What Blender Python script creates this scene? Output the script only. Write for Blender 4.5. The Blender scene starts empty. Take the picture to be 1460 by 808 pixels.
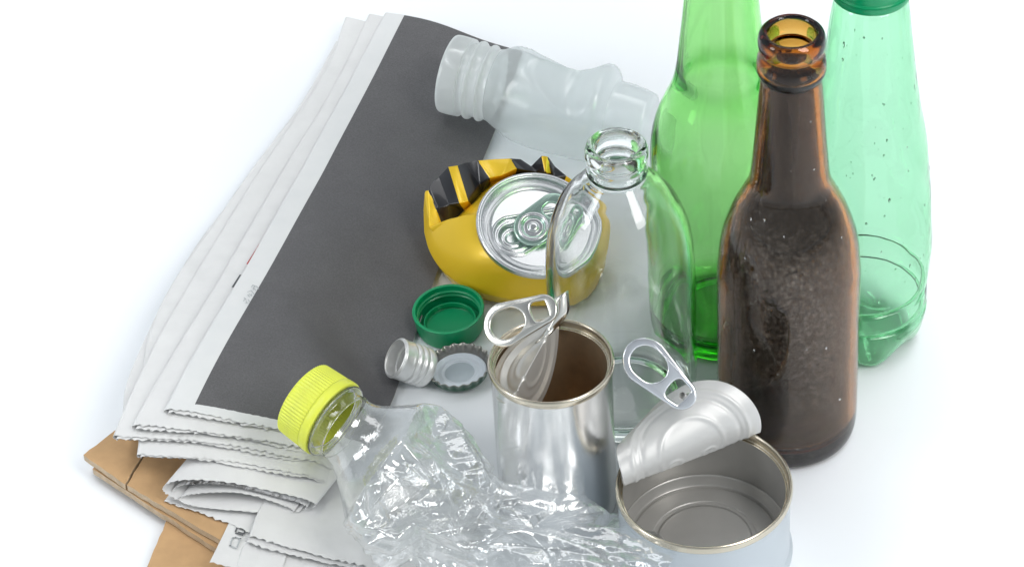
import bpy, bmesh, math, random
from mathutils import Vector, Matrix, noise

random.seed(7)
C = bpy.context.scene.collection
sc = bpy.context.scene
S = 0.01                      # everything below is written in centimetres
PI = math.pi
R = math.radians

# ------------------------------------------------------------------ camera
FPX, PCX, PCY, PITCH, DIST = 4500.0, 1060.0, 404.0, R(41.5), 136.0
FWD = Vector((0, math.cos(PITCH), -math.sin(PITCH)))
UPV = Vector((0, math.sin(PITCH), math.cos(PITCH)))
RGT = Vector((1, 0, 0))
CAM = -FWD * DIST
cd = bpy.data.cameras.new('camera')
cam = bpy.data.objects.new('camera', cd)
C.objects.link(cam)
cam.location = CAM * S
cam.rotation_euler = (PI / 2 - PITCH, 0, 0)
cd.sensor_width = 36
cd.lens = FPX / 1460 * 36
cd.shift_x = -(PCX - 730) / 1460
cd.clip_start = 0.01
cd.clip_end = 60
sc.camera = cam

def at(px, py, z=0.0):
    """point of the place (cm) seen at a photograph pixel, at height z above the table"""
    d = FWD * FPX + RGT * (px - PCX) + UPV * (PCY - py)
    t = (z - CAM.z) / d.z
    return CAM + d * t

# ------------------------------------------------------------------ light
w = bpy.data.worlds.new('World')
sc.world = w
w.use_nodes = True
bg = w.node_tree.nodes['Background']
# world gradient shaped to deepen shade between objects: bright low, dimmer overhead
_t = w.node_tree
_tc = _t.nodes.new('ShaderNodeTexCoord')
_sp = _t.nodes.new('ShaderNodeSeparateXYZ')
_t.links.new(_tc.outputs['Generated'], _sp.inputs[0])
_cr = _t.nodes.new('ShaderNodeValToRGB')
_t.links.new(_sp.outputs[2], _cr.inputs[0])
_cr.color_ramp.elements[0].position = 0.25
_cr.color_ramp.elements[0].color = (0.86, 0.94, 1.0, 1)
_cr.color_ramp.elements[1].position = 0.95
_cr.color_ramp.elements[1].color = (0.30, 0.33, 0.36, 1)
_t.links.new(_cr.outputs[0], bg.inputs[0])
bg.inputs[1].default_value = 0.66

def area(name, loc, target, sx, sy, watts, col=(1, 1, 1)):
    l = bpy.data.lights.new(name, 'AREA')
    l.shape = 'RECTANGLE'
    l.size, l.size_y = sx * S, sy * S
    l.energy = watts
    l.color = col
    o = bpy.data.objects.new(name, l)
    C.objects.link(o)
    o.location = Vector(loc) * S
    o.rotation_euler = (Vector(target) - Vector(loc)).to_track_quat('-Z', 'Y').to_euler()
    return o

area('softbox_key', (80, -75, 115), (0, 0, 0), 50, 95, 13, (1, 0.985, 0.96))
area('softbox_side', (-125, -55, 85), (-5, 0, 0), 34, 80, 5, (0.96, 0.98, 1))
area('softbox_top', (10, 60, 150), (0, 10, 0), 110, 50, 3)
# lamps added to burn the surface round the objects out to white
for _nm, _lo, _sx, _sy, _w in (('surround_fill_left', (-36, 6, 55), 14, 110, 0.74),
                               ('surround_fill_right', (23, -4, 55), 18, 110, 1.05),
                               ('surround_fill_back', (-4, 38, 55), 130, 16, 1.1)):
    area(_nm, _lo, (_lo[0], _lo[1] + 0.01, 0), _sx, _sy, _w, (0.97, 0.985, 1)).data.spread = R(62)

sc.render.engine = 'CYCLES'
cy = sc.cycles
cy.max_bounces = 28
cy.transmission_bounces = 24
cy.glossy_bounces = 12
cy.diffuse_bounces = 4
cy.transparent_max_bounces = 24
cy.caustics_refractive = True
cy.caustics_reflective = True
cy.sample_clamp_indirect = 6
cy.blur_glossy = 0.4
cy.use_denoising = True
sc.view_settings.view_transform = 'Standard'
sc.view_settings.look = 'None'
sc.view_settings.exposure = 0.0
sc.view_settings.gamma = 1.0

# ------------------------------------------------------------------ materials
class NT:
    def __init__(s, name):
        s.m = bpy.data.materials.new(name)
        s.m.use_nodes = True
        s.t = s.m.node_tree
        s.t.nodes.clear()
        s.out = s.t.nodes.new('ShaderNodeOutputMaterial')
    def n(s, typ, props=None, **ins):
        nd = s.t.nodes.new('ShaderNode' + typ)
        for k, v in (props or {}).items():
            setattr(nd, k, v)
        for k, v in ins.items():
            key = int(k[1:]) if k[0] == 'i' and k[1:].isdigit() else k.replace('_', ' ')
            s.set(nd, key, v)
        return nd
    def set(s, nd, key, v):
        if isinstance(v, bpy.types.NodeSocket):
            s.t.links.new(v, nd.inputs[key])
        elif isinstance(v, bpy.types.Node):
            s.t.links.new(v.outputs[0], nd.inputs[key])
        else:
            nd.inputs[key].default_value = v
    def math(s, op, a, b=0.0, c=None):
        nd = s.n('Math', {'operation': op}, i0=a, i1=b)
        if c is not None:
            s.set(nd, 2, c)
        return nd
    def ramp(s, fac, stops):
        nd = s.n('ValToRGB', i0=fac)
        cr = nd.color_ramp
        while len(cr.elements) < len(stops):
            cr.elements.new(0.5)
        for e, (p, c) in zip(cr.elements, stops):
            e.position = p
            e.color = (c, c, c, 1) if isinstance(c, (int, float)) else tuple(c) + (1,)
        return nd
    def noise(s, scale, detail=4, rough=0.55, vec=None, dist=0.0):
        nd = s.n('TexNoise', None, Scale=scale, Detail=detail, Roughness=rough, Distortion=dist)
        s.set(nd, 'Vector', vec if vec is not None else s.n('TexCoord').outputs['Object'])
        return nd
    def vor(s, scale, feature='F1', rnd=1.0, vec=None):
        nd = s.n('TexVoronoi', {'feature': feature}, Scale=scale, Randomness=rnd)
        s.set(nd, 'Vector', vec if vec is not None else s.n('TexCoord').outputs['Object'])
        return nd
    def bump(s, h, strength=0.3, dist=0.0005, normal=None):
        nd = s.n('Bump', None, Strength=strength, Distance=dist, Height=h)
        if normal is not None:
            s.set(nd, 'Normal', normal)
        return nd
    def mixc(s, f, a, b, blend='MIX'):
        nd = s.t.nodes.new('ShaderNodeMix')
        nd.data_type = 'RGBA'
        nd.blend_type = blend
        for k, v in ((0, f), (6, a), (7, b)):
            if isinstance(v, tuple) and len(v) == 3:
                v = v + (1,)
            s.set(nd, k, v)
        return nd.outputs[2]
    def end(s, surf, vol=None):
        s.t.links.new(surf.outputs[0], s.out.inputs[0])
        if vol is not None:
            s.t.links.new(vol.outputs[0], s.out.inputs['Volume'])
        return s.m

def pbsdf(name, col, rough=0.5, metal=0.0, spec=0.5, cvar=0.0, cscale=60, bump=0.0, bscale=300, bdist=0.0003, coat=0.0, rvar=0.0, sheen=0, sss=0, aniso=0):
    k = NT(name)
    base = tuple(col) + (1,)
    p = k.n('BsdfPrincipled', None, Roughness=rough, Metallic=metal)
    p.inputs['Specular IOR Level'].default_value = spec
    p.inputs['Coat Weight'].default_value = coat
    p.inputs['Coat Roughness'].default_value = 0.08
    if sss:
        p.inputs['Subsurface Weight'].default_value = sss
        p.inputs['Subsurface Radius'].default_value = (0.003, 0.003, 0.003)
        p.inputs['Subsurface Scale'].default_value = 1.0
    if cvar:
        nz = k.noise(cscale, 5)
        f = k.ramp(nz.outputs[0], [(0.3, 1 - cvar), (0.7, 1 + cvar * 0.0)])
        k.set(p, 'Base Color', k.mixc(1.0, base, f.outputs[0], 'MULTIPLY'))
    else:
        p.inputs['Base Color'].default_value = base
    if rvar:
        nz = k.noise(cscale * 1.7, 4)
        f = k.n('MapRange', None, i0=nz.outputs[0], i1=0.3, i2=0.7, i3=rough - rvar, i4=rough + rvar)
        k.set(p, 'Roughness', f)
    if bump:
        nz = k.noise(bscale, 4)
        k.set(p, 'Normal', k.bump(nz.outputs[0], bump, bdist))
    return k.end(p)

def glass(name, tint, density, ior=1.5, rough=0.0, bumps=None, surf=(1, 1, 1)):
    k = NT(name)
    g = k.n('BsdfGlass', None, Roughness=rough, IOR=ior)
    g.inputs['Color'].default_value = tuple(surf) + (1,)
    if bumps:
        nz = k.noise(bumps[0], 2)
        k.set(g, 'Normal', k.bump(nz.outputs[0], bumps[1], bumps[2]))
    v = None
    if density:
        v = k.n('VolumeAbsorption', None, Density=density)
        v.inputs['Color'].default_value = tuple(tint) + (1,)
    return k.end(g, v)

M = {}
M['table'] = pbsdf('white_surface', (0.80, 0.825, 0.85), 0.45, spec=0.3)
M['paper'] = pbsdf('newsprint', (0.67, 0.67, 0.665), 0.85, spec=0.15, cvar=0.07, cscale=90, bump=0.35, bscale=500, bdist=0.0002)
M['paper_dark'] = None
M['board'] = pbsdf('cardboard', (0.52, 0.33, 0.17), 0.8, spec=0.2, cvar=0.16, cscale=120, bump=0.3, bscale=600, bdist=0.0002)
M['board_edge'] = pbsdf('cardboard_edge', (0.58, 0.45, 0.31), 0.85, spec=0.2, cvar=0.25, cscale=260)
M['ink'] = pbsdf('grey_ink', (0.42, 0.44, 0.45), 0.8, spec=0.1)
M['ink_dark'] = pbsdf('dark_ink', (0.12, 0.125, 0.13), 0.8, spec=0.1)
M['red_ink'] = pbsdf('red_print', (0.45, 0.03, 0.03), 0.7, spec=0.1)
M['tin'] = pbsdf('tinplate', (0.88, 0.88, 0.88), 0.21, 1.0, cvar=0.03, cscale=60)
M['tin_rim'] = pbsdf('gold_tin_rim', (0.66, 0.60, 0.49), 0.25, 1.0)
M['tin_inside'] = pbsdf('brown_lacquered_tin', (0.72, 0.56, 0.38), 0.28, 0.7, cvar=0.25, cscale=100, bump=0.08, bscale=150)
M['grey_inside'] = pbsdf('grey_lacquered_tin', (0.50, 0.49, 0.47), 0.34, 0.45, cvar=0.10, cscale=90)
M['white_can'] = pbsdf('pale_coated_tin', (0.56, 0.61, 0.65), 0.35, 0.3)
M['lid_grey'] = pbsdf('pale_lid', (0.66, 0.66, 0.65), 0.38, 0.15, cvar=0.05)
M['lid_inside'] = pbsdf('peeled_lid', (0.66, 0.65, 0.62), 0.33, 0.45, cvar=0.1)
M['alu'] = pbsdf('aluminium', (0.76, 0.77, 0.78), 0.26, 1.0)
M['alu_tab'] = pbsdf('aluminium_tab', (0.86, 0.84, 0.78), 0.22, 1.0)
M['alu_blue'] = pbsdf('bright_tab', (0.86, 0.88, 0.92), 0.2, 0.9)
M['alu_green'] = pbsdf('greenish_tab', (0.58, 0.78, 0.67), 0.2, 0.9)
M['alu_matte'] = pbsdf('matte_aluminium', (0.80, 0.80, 0.79), 0.33, 0.55, bump=0.1, bscale=500)
M['yellow'] = pbsdf('yellow_can_print', (0.95, 0.62, 0.02), 0.34, 0.25, cvar=0.05, coat=0.3)
M['black'] = pbsdf('black_can_print', (0.018, 0.018, 0.022), 0.28, 0.2, coat=0.6)
M['green_cap'] = pbsdf('green_plastic', (0.0, 0.30, 0.115), 0.3, spec=0.5, sss=0.15, bump=0.05, bscale=400)
M['lime_cap'] = pbsdf('lime_plastic', (0.76, 0.82, 0.08), 0.32, spec=0.5, sss=0.25)
M['dark_green'] = pbsdf('dark_green_enamel', (0.005, 0.07, 0.035), 0.25, 0.2, coat=0.5)
M['skirt'] = pbsdf('tarnished_skirt', (0.30, 0.29, 0.27), 0.3, 0.8)
M['liner'] = pbsdf('grey_liner', (0.42, 0.48, 0.52), 0.4, spec=0.5, cvar=0.08, cscale=300)
M['liner_ring'] = pbsdf('pale_liner', (0.60, 0.65, 0.70), 0.35, spec=0.5)

M['clear_glass'] = glass('clear_glass', (0.75, 0.98, 0.82), 14, 1.5, bumps=(40, 0.06, 0.002))
M['green_glass'] = glass('green_glass', (0.22, 0.84, 0.0), 255, 1.5, bumps=(35, 0.06, 0.002))
M['green_pet'] = glass('green_pet', (0.20, 0.87, 0.46), 800, 1.45, bumps=(60, 0.10, 0.002))
M['clear_pet'] = glass('clear_pet', (0.8, 0.9, 1.0), 12, 1.5, bumps=(120, 0.25, 0.0012))
def thin_pet(name):
    k = NT(name)
    b = k.bump(k.noise(160, 3, 0.6).outputs[0], 0.35, 0.0012)
    lw = k.n('LayerWeight', None, Blend=0.5, Normal=b)
    f = k.math('POWER', lw.outputs['Facing'], 2.6)
    f = k.math('MULTIPLY_ADD', f, 0.70, 0.27)
    tr = k.n('BsdfTransparent')
    tr.inputs[0].default_value = (0.97, 0.98, 0.98, 1)
    gl = k.n('BsdfGlossy', None, Roughness=0.12, Normal=b)
    gl.inputs[0].default_value = (1, 1, 1, 1)
    m1 = k.n('MixShader', None, i0=f, i1=tr, i2=gl)
    ts = k.n('BsdfTranslucent', None, Normal=b)
    ts.inputs[0].default_value = (0.95, 0.97, 0.98, 1)
    m2 = k.n('MixShader', None, i0=0.13, i1=m1, i2=ts)
    return k.end(m2)
M['thin_pet'] = thin_pet('thin_clear_plastic')
M['water'] = glass('water_drop', (1, 1, 1), 0, 1.33)

def brown_mat(name, frost):
    k = NT(name)
    v = k.n('VolumeAbsorption', None, Density=560.0)
    v.inputs['Color'].default_value = (0.83, 0.60, 0.0, 1)
    if not frost:
        g = k.n('BsdfGlass', None, Roughness=0.0, IOR=1.5)
        return k.end(g, v)
    # condensation: fine beads over the body, thinner on the neck, with runs wiped through it
    tc = k.n('TexCoord').outputs['Object']
    vo = k.vor(900, vec=tc)
    bead = k.math('SUBTRACT', 0.6, vo.outputs['Distance'])
    v2 = k.vor(330, vec=tc)
    bead2 = k.math('SUBTRACT', 0.45, v2.outputs['Distance'])
    bead2 = k.math('MAXIMUM', bead2, 0.0)
    mp = k.n('Mapping', None, Vector=tc, Scale=(52, 52, 15))
    nz = k.noise(1.0, 5, 0.6, vec=mp.outputs[0])
    mask = k.ramp(nz.outputs[0], [(0.34, 0.25), (0.56, 1.0)])
    h = k.math('ADD', bead, k.math('MULTIPLY', bead2, 2.2))
    h = k.math('MULTIPLY', h, mask.outputs[0])
    b = k.bump(h, 0.75, 0.00034)
    rough = k.n('MapRange', None, i0=mask.outputs[0], i1=0.0, i2=1.0, i3=0.0, i4=0.07)
    bg_ = k.bump(h, 0.25, 0.0001)
    g = k.n('BsdfGlass', None, Roughness=rough, IOR=1.5, Normal=bg_)
    dew = k.n('BsdfGlossy', None, Roughness=0.22, Normal=b)
    d = k.n('BsdfDiffuse', None, Normal=b)
    d.inputs[0].default_value = (0.52, 0.40, 0.29, 1)
    sp = k.n('SeparateXYZ', None, i0=tc)
    low = k.ramp(k.math('MULTIPLY', sp.outputs[2], 5.0), [(0.0, 0.35), (0.35, 0.8), (0.52, 1.0), (0.62, 0.22), (0.9, 0.12)])
    cell = k.vor(620, vec=tc)
    grain = k.ramp(cell.outputs['Distance'], [(0.15, 1.0), (0.55, 0.35)])
    grain2 = k.ramp(k.noise(420, 3, vec=tc).outputs[0], [(0.38, 0.25), (0.62, 1.2)])
    f = k.math('MULTIPLY', k.math('MULTIPLY', mask.outputs[0], 0.26), low.outputs[0])
    f = k.math('MULTIPLY', k.math('MULTIPLY', f, grain.outputs[0]), grain2.outputs[0])
    dd = k.n('MixShader', None, i0=0.35, i1=d, i2=dew)
    mx = k.n('MixShader', None, i0=f, i1=g, i2=dd)
    return k.end(mx, v)
M['brown_glass'] = brown_mat('brown_glass', False)
M['brown_frost'] = brown_mat('brown_glass_with_condensation', True)

def milky(name, clear):
    k = NT(name)
    tc = k.n('TexCoord').outputs['Object']
    nz = k.noise(45, 4, 0.6, vec=tc)
    b = k.bump(nz.outputs[0], 0.25, 0.001)
    g = k.n('BsdfTransparent')
    g.inputs[0].default_value = (0.95, 0.98, 0.98, 1)
    tr = k.n('BsdfTranslucent', None, Normal=b)
    tr.inputs[0].default_value = (0.97, 0.99, 0.98, 1)
    di = k.n('BsdfDiffuse', None, Normal=b)
    di.inputs[0].default_value = (0.93, 0.96, 0.95, 1)
    m1 = k.n('MixShader', None, i0=0.4, i1=tr, i2=di)
    m2 = k.n('MixShader', None, i0=1 - clear, i1=g, i2=m1)
    gl = k.n('BsdfGlossy', None, Roughness=0.15, Normal=b)
    lw = k.n('LayerWeight', None, Blend=0.5, Normal=b)
    fr = k.math('MULTIPLY_ADD', k.math('POWER', lw.outputs['Facing'], 3.0), 0.4, 0.06)
    m3 = k.n('MixShader', None, i0=fr, i1=m2, i2=gl)
    return k.end(m3)
M['milky'] = milky('frosted_plastic', 0.62)
M['milky_thick'] = milky('thick_frosted_plastic', 0.12)

def page_mat():
    k = NT('printed_page')
    uv = k.n('UVMap', {'uv_map': 'UVMap'})
    sp = k.n('SeparateXYZ', None, i0=uv.outputs[0])
    tc = k.n('TexCoord').outputs['Object']
    nz = k.noise(70, 5, 0.6, vec=tc)
    dark = k.ramp(nz.outputs[0], [(0.3, (0.100, 0.098, 0.102)), (0.7, (0.114, 0.112, 0.116))])
    fine = k.noise(1500, 2, 0.6, vec=tc)
    darkc = k.mixc(1.0, dark.outputs[0], k.ramp(fine.outputs[0], [(0.3, 0.82), (0.7, 1.15)]).outputs[0], 'MULTIPLY')
    light = k.ramp(nz.outputs[0], [(0.3, (0.64, 0.65, 0.65)), (0.7, (0.68, 0.685, 0.68))])
    a = k.math('GREATER_THAN', sp.outputs[0], 0.125)
    b = k.math('GREATER_THAN', sp.outputs[1], 0.016)
    f = k.math('MULTIPLY', a, b)
    p = k.n('BsdfPrincipled', None, Roughness=0.62)
    p.inputs['Specular IOR Level'].default_value = 0.35
    k.set(p, 'Base Color', k.mixc(f.outputs[0], light.outputs[0], darkc))
    k.set(p, 'Normal', k.bump(k.noise(60, 4).outputs[0], 0.25, 0.0012))
    return k.end(p)
M['page'] = page_mat()

# ------------------------------------------------------------------ builders
def thing(name, label, cat, loc, group=None):
    o = bpy.data.objects.new(name, None)
    C.objects.link(o)
    o.empty_display_size = 0.02
    o.location = Vector(loc) * S
    o['label'] = label
    o['category'] = cat
    if group:
        o['group'] = group
    return o

def wloc(o):
    v = Vector((0, 0, 0))
    while o is not None:
        v += o.location
        o = o.parent
    return v

def obj(name, verts, faces, mat, parent=None, smooth=True, fix=True, mats=None, idx=None, uvs=None, origin=None):
    """verts in cm, world"""
    base = wloc(parent) if parent else (Vector(origin) * S if origin is not None else Vector((0, 0, 0)))
    me = bpy.data.meshes.new(name)
    me.from_pydata([Vector(v) * S - base for v in verts], [], faces)
    for m in (mats or [mat]):
        me.materials.append(m)
    if idx:
        for p, i in zip(me.polygons, idx):
            p.material_index = i
    if uvs:
        ul = me.uv_layers.new(name='UVMap')
        for l in me.loops:
            ul.data[l.index].uv = uvs[l.vertex_index]
    if fix:
        bm = bmesh.new()
        bm.from_mesh(me)
        bmesh.ops.recalc_face_normals(bm, faces=bm.faces)
        bm.to_mesh(me)
        bm.free()
    for p in me.polygons:
        p.use_smooth = smooth
    o = bpy.data.objects.new(name, me)
    C.objects.link(o)
    if parent:
        o.parent = parent
    elif origin is not None:
        o.location = base
    return o

def tag(o, label=None, cat=None, group=None, kind=None):
    for k, v in (('label', label), ('category', cat), ('group', group), ('kind', kind)):
        if v:
            o[k] = v
    return o

def solidify(o, th, offset=0.0):
    m = o.modifiers.new('thickness', 'SOLIDIFY')
    m.thickness = th * S
    m.offset = offset
    return o

def spline(pts, n=6):
    """Catmull-Rom through (r, z) points; a repeated point keeps a sharp corner"""
    out = []
    P = [Vector(p) for p in pts]
    for i in range(len(P) - 1):
        p1, p2 = P[i], P[i + 1]
        if (p1 - p2).length < 1e-6:
            continue
        p0 = P[i - 1] if i > 0 and (P[i - 1] - p1).length > 1e-6 else p1
        p3 = P[i + 2] if i + 2 < len(P) and (P[i + 2] - p2).length > 1e-6 else p2
        for k in range(n):
            t = k / n
            out.append(0.5 * ((2 * p1) + (p2 - p0) * t + (2 * p0 - 5 * p1 + 4 * p2 - p3) * t * t + (3 * p1 - p0 - 3 * p2 + p3) * t ** 3))
    out.append(P[-1])
    return [tuple(v) for v in out]

def lathe_mesh(prof, n=96, Mx=None, fn=None):
    """prof (r, z); points with r<1e-4 become poles"""
    vs, fs, rings = [], [], []
    Mx = Mx or Matrix.Identity(4)
    for j, (r, z) in enumerate(prof):
        if r < 1e-4:
            rings.append([len(vs)] * n)
            vs.append(Mx @ Vector((0, 0, z)))
        else:
            rg = []
            for i in range(n):
                a = 2 * PI * i / n
                p = Vector((r * math.cos(a), r * math.sin(a), z))
                if fn:
                    p = fn(p, a, r, z)
                rg.append(len(vs))
                vs.append(Mx @ p)
            rings.append(rg)
    for j in range(len(prof) - 1):
        A, B = rings[j], rings[j + 1]
        pa, pb = A[0] == A[1], B[0] == B[1]
        if pa and pb:
            continue
        for i in range(n):
            k = (i + 1) % n
            if pa:
                fs.append((A[0], B[k], B[i]))
            elif pb:
                fs.append((A[i], A[k], B[0]))
            else:
                fs.append((A[i], A[k], B[k], B[i]))
    return vs, fs

def grid_mesh(P):
    """P[j][i] rows of points"""
    nj, ni = len(P), len(P[0])
    vs = [p for row in P for p in row]
    fs = [(j * ni + i, j * ni + i + 1, (j + 1) * ni + i + 1, (j + 1) * ni + i) for j in range(nj - 1) for i in range(ni - 1)]
    return vs, fs

def frame(origin, zaxis, xhint=(1, 0, 0)):
    z = Vector(zaxis).normalized()
    x = Vector(xhint)
    x = (x - z * x.dot(z)).normalized()
    y = z.cross(x)
    m = Matrix((x, y, z)).transposed().to_4x4()
    m.translation = Vector(origin)
    return m

def join(parts):
    vs, fs, idx = [], [], []
    for k, (v, f) in enumerate(parts):
        o = len(vs)
        vs += list(v)
        fs += [tuple(i + o for i in g) for g in f]
        idx += [k] * len(f)
    return vs, fs, idx

def tube(pts, r, n=10, closed=False):
    vs, fs = [], []
    m = len(pts)
    pts = [Vector(p) for p in pts]
    up = Vector((0, 0, 1))
    for i, p in enumerate(pts):
        a = pts[(i - 1) % m] if closed or i > 0 else p
        b = pts[(i + 1) % m] if closed or i < m - 1 else p
        t = (b - a).normalized()
        x = t.cross(up)
        if x.length < 1e-3:
            x = t.cross(Vector((1, 0, 0)))
        x.normalize()
        y = t.cross(x)
        for k in range(n):
            q = 2 * PI * k / n
            vs.append(p + (x * math.cos(q) + y * math.sin(q)) * r)
    for i in range(m if closed else m - 1):
        for k in range(n):
            a, b = i * n, ((i + 1) % m) * n
            fs.append((a + k, a + (k + 1) % n, b + (k + 1) % n, b + k))
    return vs, fs

def plate(outlines, thick, bevel, warp, name, mat, parent):
    """flat plate with holes: 2D outlines (cm) filled, edge rounded, then warped into place"""
    cu = bpy.data.curves.new('plate', 'CURVE')
    cu.dimensions = '2D'
    cu.fill_mode = 'BOTH'
    cu.extrude = thick
    cu.bevel_depth = bevel
    cu.bevel_resolution = 3
    for ol in outlines:
        sp = cu.splines.new('POLY')
        sp.points.add(len(ol) - 1)
        for q, (x, y) in zip(sp.points, ol):
            q.co = (x, y, 0, 1)
        sp.use_cyclic_u = True
    t = bpy.data.objects.new('plate', cu)
    C.objects.link(t)
    dg = bpy.context.evaluated_depsgraph_get()
    me = bpy.data.meshes.new_from_object(t.evaluated_get(dg))
    vs = [warp(v.co.copy()) for v in me.vertices]
    fs = [tuple(p.vertices) for p in me.polygons]
    bpy.data.objects.remove(t)
    bpy.data.curves.remove(cu)
    bpy.data.meshes.remove(me)
    bm = bmesh.new()
    bv = [bm.verts.new(v) for v in vs]
    for f in fs:
        try:
            bm.faces.new([bv[i] for i in f])
        except ValueError:
            pass
    bmesh.ops.remove_doubles(bm, verts=bm.verts, dist=1e-4)
    bm.verts.index_update()
    vs = [v.co.copy() for v in bm.verts]
    fs = [tuple(v.index for v in f.verts) for f in bm.faces]
    bm.free()
    o = obj(name, vs, fs, mat, parent)
    m = o.modifiers.new('edges', 'EDGE_SPLIT')
    m.split_angle = R(50)
    return o

def ovalpts(x0, x1, w0, w1, n=28):
    """egg outline: semicircle radius w0 at x0, radius w1 at x1"""
    pts = []
    for i in range(n + 1):
        a = PI / 2 + PI * i / n
        pts.append((x0 + w0 * math.cos(a), w0 * math.sin(a)))
    for i in range(n + 1):
        a = -PI / 2 + PI * i / n
        pts.append((x1 + w1 * math.cos(a), w1 * math.sin(a)))
    return pts

def drops(name, parent, prof, base, zr, count, rmin, rmax, mat, stretch=1.3, seed=1, side=None):
    """beads of water sitting on an upright lathe surface; prof: list of (r, z) outer profile"""
    rd = random.Random(seed)
    vs, fs = [], []
    pz = sorted(prof, key=lambda p: p[1])
    def rad(z):
        for (r0, z0), (r1, z1) in zip(pz, pz[1:]):
            if z0 <= z <= z1 and z1 > z0:
                return r0 + (r1 - r0) * (z - z0) / (z1 - z0)
        return pz[-1][0]
    for _ in range(count):
        z = rd.uniform(*zr)
        a = rd.uniform(*(side or (-PI, PI * 0.1)))
        r = rad(z)
        s = rmin + (rmax - rmin) * rd.random() ** 3
        nrm = Vector((math.cos(a), math.sin(a), 0))
        tx = Vector((-math.sin(a), math.cos(a), 0))
        up = Vector((0, 0, 1))
        slope = (rad(z + 0.1) - rad(z - 0.1)) / 0.2
        nrm2 = (nrm - up * slope).normalized()
        upp = (up + nrm * slope).normalized()
        c = Vector(base) + nrm * r + up * z
        e = s * rd.uniform(1.0, stretch)
        o = len(vs)
        ang0 = rd.uniform(-0.5, 0.5)
        for j in range(4):
            ph = PI / 2 * j / 3.5
            for k in range(8):
                q = 2 * PI * k / 8
                u = tx * math.cos(q + ang0) * s + upp * math.sin(q + ang0) * e
                vs.append(c + u * math.cos(ph) + nrm2 * (s * 0.45 * math.sin(ph) + 0.004))
        vs.append(c + nrm2 * (s * 0.48 + 0.004))
        for j in range(3):
            for k in range(8):
                fs.append((o + j * 8 + k, o + j * 8 + (k + 1) % 8, o + (j + 1) * 8 + (k + 1) % 8, o + (j + 1) * 8 + k))
        for k in range(8):
            fs.append((o + 24 + k, o + 24 + (k + 1) % 8, o + 32))
        fs.append(tuple(o + 7 - k for k in range(8)))
    o = obj(name, vs, fs, mat, parent, fix=False)
    o['kind'] = 'stuff'
    return o

# ================================================================== the surface
gv = [(-400, -300, 0), (400, -300, 0), (400, 600, 0), (-400, 600, 0)]
tag(obj('table_surface', gv, [(0, 1, 2, 3)], M['table']), kind='structure')

# ================================================================== cardboard
def board(name, px, z0, th, parent, rag=0.05, seed=3):
    """sheet of board traced by its corners [(px, py)], lying at height z0..z0+th"""
    rd = random.Random(seed)
    cor = [at(x, y, z0 + th) for x, y in px]
    pts = []
    for i, a in enumerate(cor):
        b = cor[(i + 1) % len(cor)]
        n = max(2, int((b - a).length / 0.35))
        for k in range(n):
            p = a.lerp(b, k / n)
            if 0 < k:
                p += Vector((rd.uniform(-rag, rag), rd.uniform(-rag, rag), 0)) * 0.5
            pts.append(p)
    n = len(pts)
    vs = [Vector((p.x, p.y, z0 + th)) for p in pts] + [Vector((p.x, p.y, z0)) for p in pts]
    fs = [tuple(range(n)), tuple(range(2 * n - 1, n - 1, -1))]
    idx = [0, 0]
    for i in range(n):
        k = (i + 1) % n
        fs.append((i, n + i, n + k, k))
        idx.append(1)
    return obj(name, vs, fs, None, parent, smooth=False, mats=[M['board'], M['board_edge']], idx=idx)

t = thing('cardboard_sheet', 'flattened brown cardboard box with a creased corner poking out from under the newspapers', 'cardboard', at(250, 700), 'flattened cardboard')
board('top_panel', [(119, 648), (164, 613), (300, 600), (330, 640), (204, 646), (178, 690)], 0.80, 0.30, t, seed=1)
board('flap', [(181, 691), (207, 647), (335, 641), (372, 690), (335, 782)], 0.78, 0.30, t, seed=2)
board('bottom_panel', [(132, 668), (170, 625), (330, 650), (378, 700), (338, 800), (322, 790)], 0.42, 0.30, t, seed=3)
t = thing('cardboard_sheet', 'lower plain brown cardboard sheet lying flat at the bottom edge of the picture', 'cardboard', at(290, 790), 'flattened cardboard')
board('panel', [(239, 737), (345, 690), (430, 760), (380, 860), (188, 860)], 0.02, 0.34, t, seed=5)

# ================================================================== newspapers
def strokes(name, parent, segs, zfun, mat, wd):
    vs, fs = [], []
    for (x0, y0, x1, y1) in segs:
        a, b = zfun(x0, y0), zfun(x1, y1)
        t_ = (b - a).normalized()
        s_ = Vector((-t_.y, t_.x, 0)).normalized() * wd / 2
        o = len(vs)
        vs += [a - s_ - t_ * wd * .3, a + s_ - t_ * wd * .3, b + s_ + t_ * wd * .3, b - s_ + t_ * wd * .3]
        fs.append((o, o + 3, o + 2, o + 1))
    return obj(name, vs, fs, mat, parent, smooth=False, fix=False)
BL, BR, TR, TL = at(238, 585, 3), at(520, 640, 1), at(742, 74, 1), at(553, 17, 1.6)
AX, AY = (BR - BL), (TL - BL)
def uvof(x, y):
    dx, dy = x - BL.x, y - BL.y
    det = AX.x * AY.y - AX.y * AY.x
    return (dx * AY.y - dy * AY.x) / det, (AX.x * dy - AX.y * dx) / det
def sst(t):
    t = max(0.0, min(1.0, t))
    return t * t * (3 - 2 * t)
def HH(x, y, lift):
    u, v = uvof(x, y)
    s = sst((u - 0.05) / 0.95)
    s2 = sst((u - 0.80 + 0.58 * sst(v / 0.30)) / 0.45)
    base = 0.06 + (1 - s) * 0.35 + (1 - s2) * 2.0 * (1 - sst(v * 1.6))
    return base + lift * (1 - 0.78 * s)
def onstack(px, py, lift):
    z = 2.0
    for _ in range(6):
        p = at(px, py, z)
        z = HH(p.x, p.y, lift)
    return at(px, py, z)

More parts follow.
